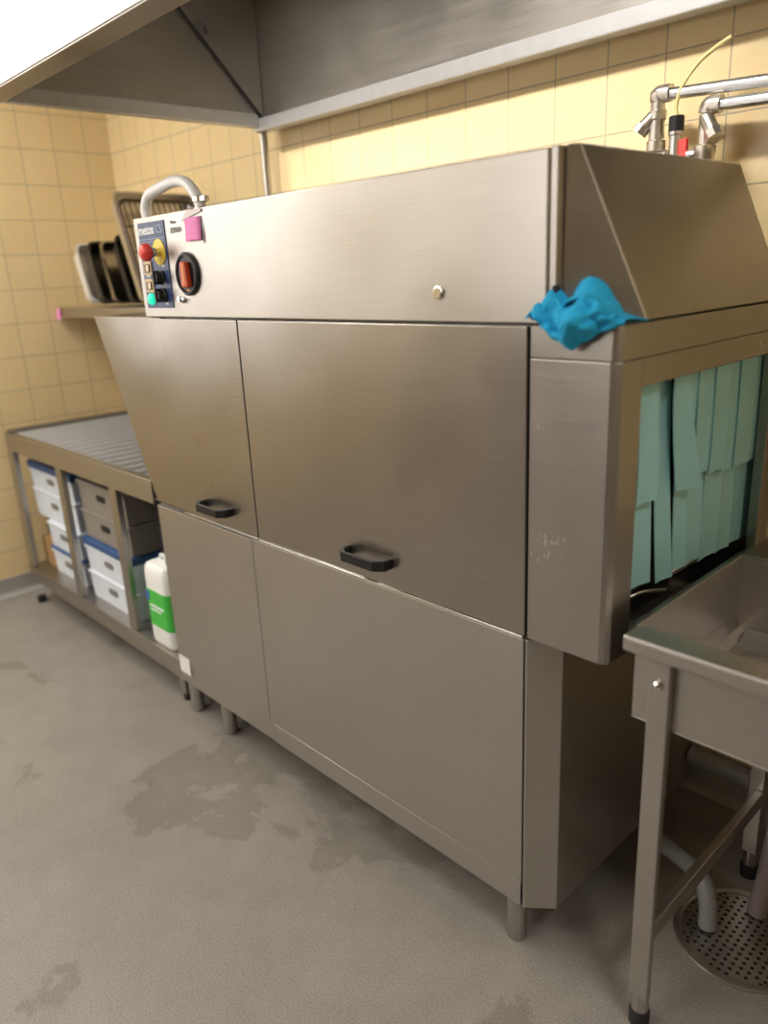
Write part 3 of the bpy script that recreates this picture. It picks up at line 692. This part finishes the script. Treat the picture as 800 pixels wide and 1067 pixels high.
# ------------------------------------------------------------------ floor drain and drain pipes
dc = (.325, .365)
FD = thing('floor_drain', 'round perforated steel floor drain under the sink table', 'drain', (dc[0], dc[1], 0))
MB().lathe([(.128, .0005), (.142, .0005), (.142, .003), (.140, .006), (.126, .006), (.124, .0045), (.128, .0005)], 56, caps=False).build('drain_ring', ST, FD, smooth=True)
MB().lathe([(.126, .0003), (.126, .0009)], 48).build('drain_shade', DARK, FD)  # black disc paints the shaded depth below the cover holes
m = MB(); bm = m.bm; p = .0165; rh = .0046
def V_(x, y, z): return bm.verts.new((x, y, z))
for i in range(-8, 9):
    for j in range(-8, 9):
        cx, cy = i*p, j*p
        if math.hypot(abs(cx)+p/2, abs(cy)+p/2) > .1385: continue
        solid = math.hypot(cx, cy) > .118
        C4 = [(cx+sx*p/2, cy+sy*p/2) for sx, sy in ((1, 1), (-1, 1), (-1, -1), (1, -1))]
        c = [V_(x, y, .0035) for x, y in C4]
        if solid: bm.faces.new(c); continue
        h = [V_(cx+rh*math.cos(PI/4+k*PI/4), cy+rh*math.sin(PI/4+k*PI/4), .0035) for k in range(8)]
        hb = [V_(v.co.x, v.co.y, .0012) for v in h]
        for k in range(4):
            a = c[k]; b2 = c[(k+1) % 4]
            bm.faces.new((a, h[2*k], h[2*k+1])); bm.faces.new((a, h[2*k+1], b2)); bm.faces.new((b2, h[2*k+1], h[(2*k+2) % 8]))
        for k in range(8): bm.faces.new((h[k], h[(k+1) % 8], hb[(k+1) % 8], hb[k]))
m.build('perforated_cover', ST, FD)
tag(MB().tube([(.058, .42, .105), (.13, .405, .095), (.20, .385, .095), (.236, .365, .085), (.256, .345, .05), (.262, .335, .006)], .020, 16).build('drain_pipe', PVC, smooth=True), 'grey plastic drain pipe elbowing from the dishwasher into the floor drain', 'pipe')
tag(MB().tube([(.345, .46, .64), (.345, .46, .30), (.335, .455, .12), (.325, .450, .006)], .021, 16, smooth=True).build('drain_pipe', PVCR, smooth=True), 'pinkish grey drain pipe dropping from the sink into the floor drain', 'pipe')
tag(MB().tube([(.06, .65, .20), (.30, .655, .19), (1.6, .66, .16)], .025, 16, smooth=False).build('waste_pipe', PVC, smooth=True), 'horizontal grey waste pipe along the back wall under the sink', 'pipe')

# ------------------------------------------------------------------ light
def area(name, loc, size, power, col=(1, .95, .88), rot=(0, 0, 0), size_y=None):
    l = bpy.data.lights.new(name, 'AREA'); l.energy = power; l.color = col; l.shape = 'RECTANGLE'
    l.size = size; l.size_y = size_y or size
    o = bpy.data.objects.new(name, l); COL.objects.link(o); o.location = loc; o.rotation_euler = rot; return o
area('ceiling_lamp', (-2.5, -1.2, ZC-.03), .40, 46, size_y=1.8)
area('ceiling_lamp', (-.8, -2.1, ZC-.03), 1.3, 24, size_y=.3)
area('ceiling_lamp', (1.5, -.5, ZC-.03), .3, 30, size_y=.9, col=(1, .98, .95))
hl = area('hood_lamp', (-.80, -.20, 2.60), 1.7, 7.5, rot=(math.radians(48), 0, 0), size_y=.08); hl.data.spread = math.radians(56)
w = bpy.data.worlds.new('World'); S.world = w; w.use_nodes = True
w.node_tree.nodes['Background'].inputs[0].default_value = (.8, .75, .68, 1); w.node_tree.nodes['Background'].inputs[1].default_value = .1

# ------------------------------------------------------------------ camera
cam = bpy.data.cameras.new('camera'); co = bpy.data.objects.new('camera', cam); COL.objects.link(co)
R = ((0.69115669, 0.72121906, -0.04631941), (0.1870986, -0.24047, -0.95245383), (-0.69806628, 0.64962854, -0.30114153))
M = Matrix(((R[0][0], -R[1][0], -R[2][0], .78209), (R[0][1], -R[1][1], -R[2][1], -1.07669), (R[0][2], -R[1][2], -R[2][2], 1.44167), (0, 0, 0, 1)))
co.matrix_world = M
cam.sensor_fit = 'HORIZONTAL'; cam.sensor_width = 36; cam.lens = 36*795.167/800
cam.dof.use_dof = True; cam.dof.focus_distance = 1.75; cam.dof.aperture_fstop = 2.2
S.camera = co
S.view_settings.view_transform = 'Standard'; S.view_settings.look = 'None'; S.view_settings.gamma = 1
S.view_settings.use_curve_mapping = False; S.view_settings.exposure = .12
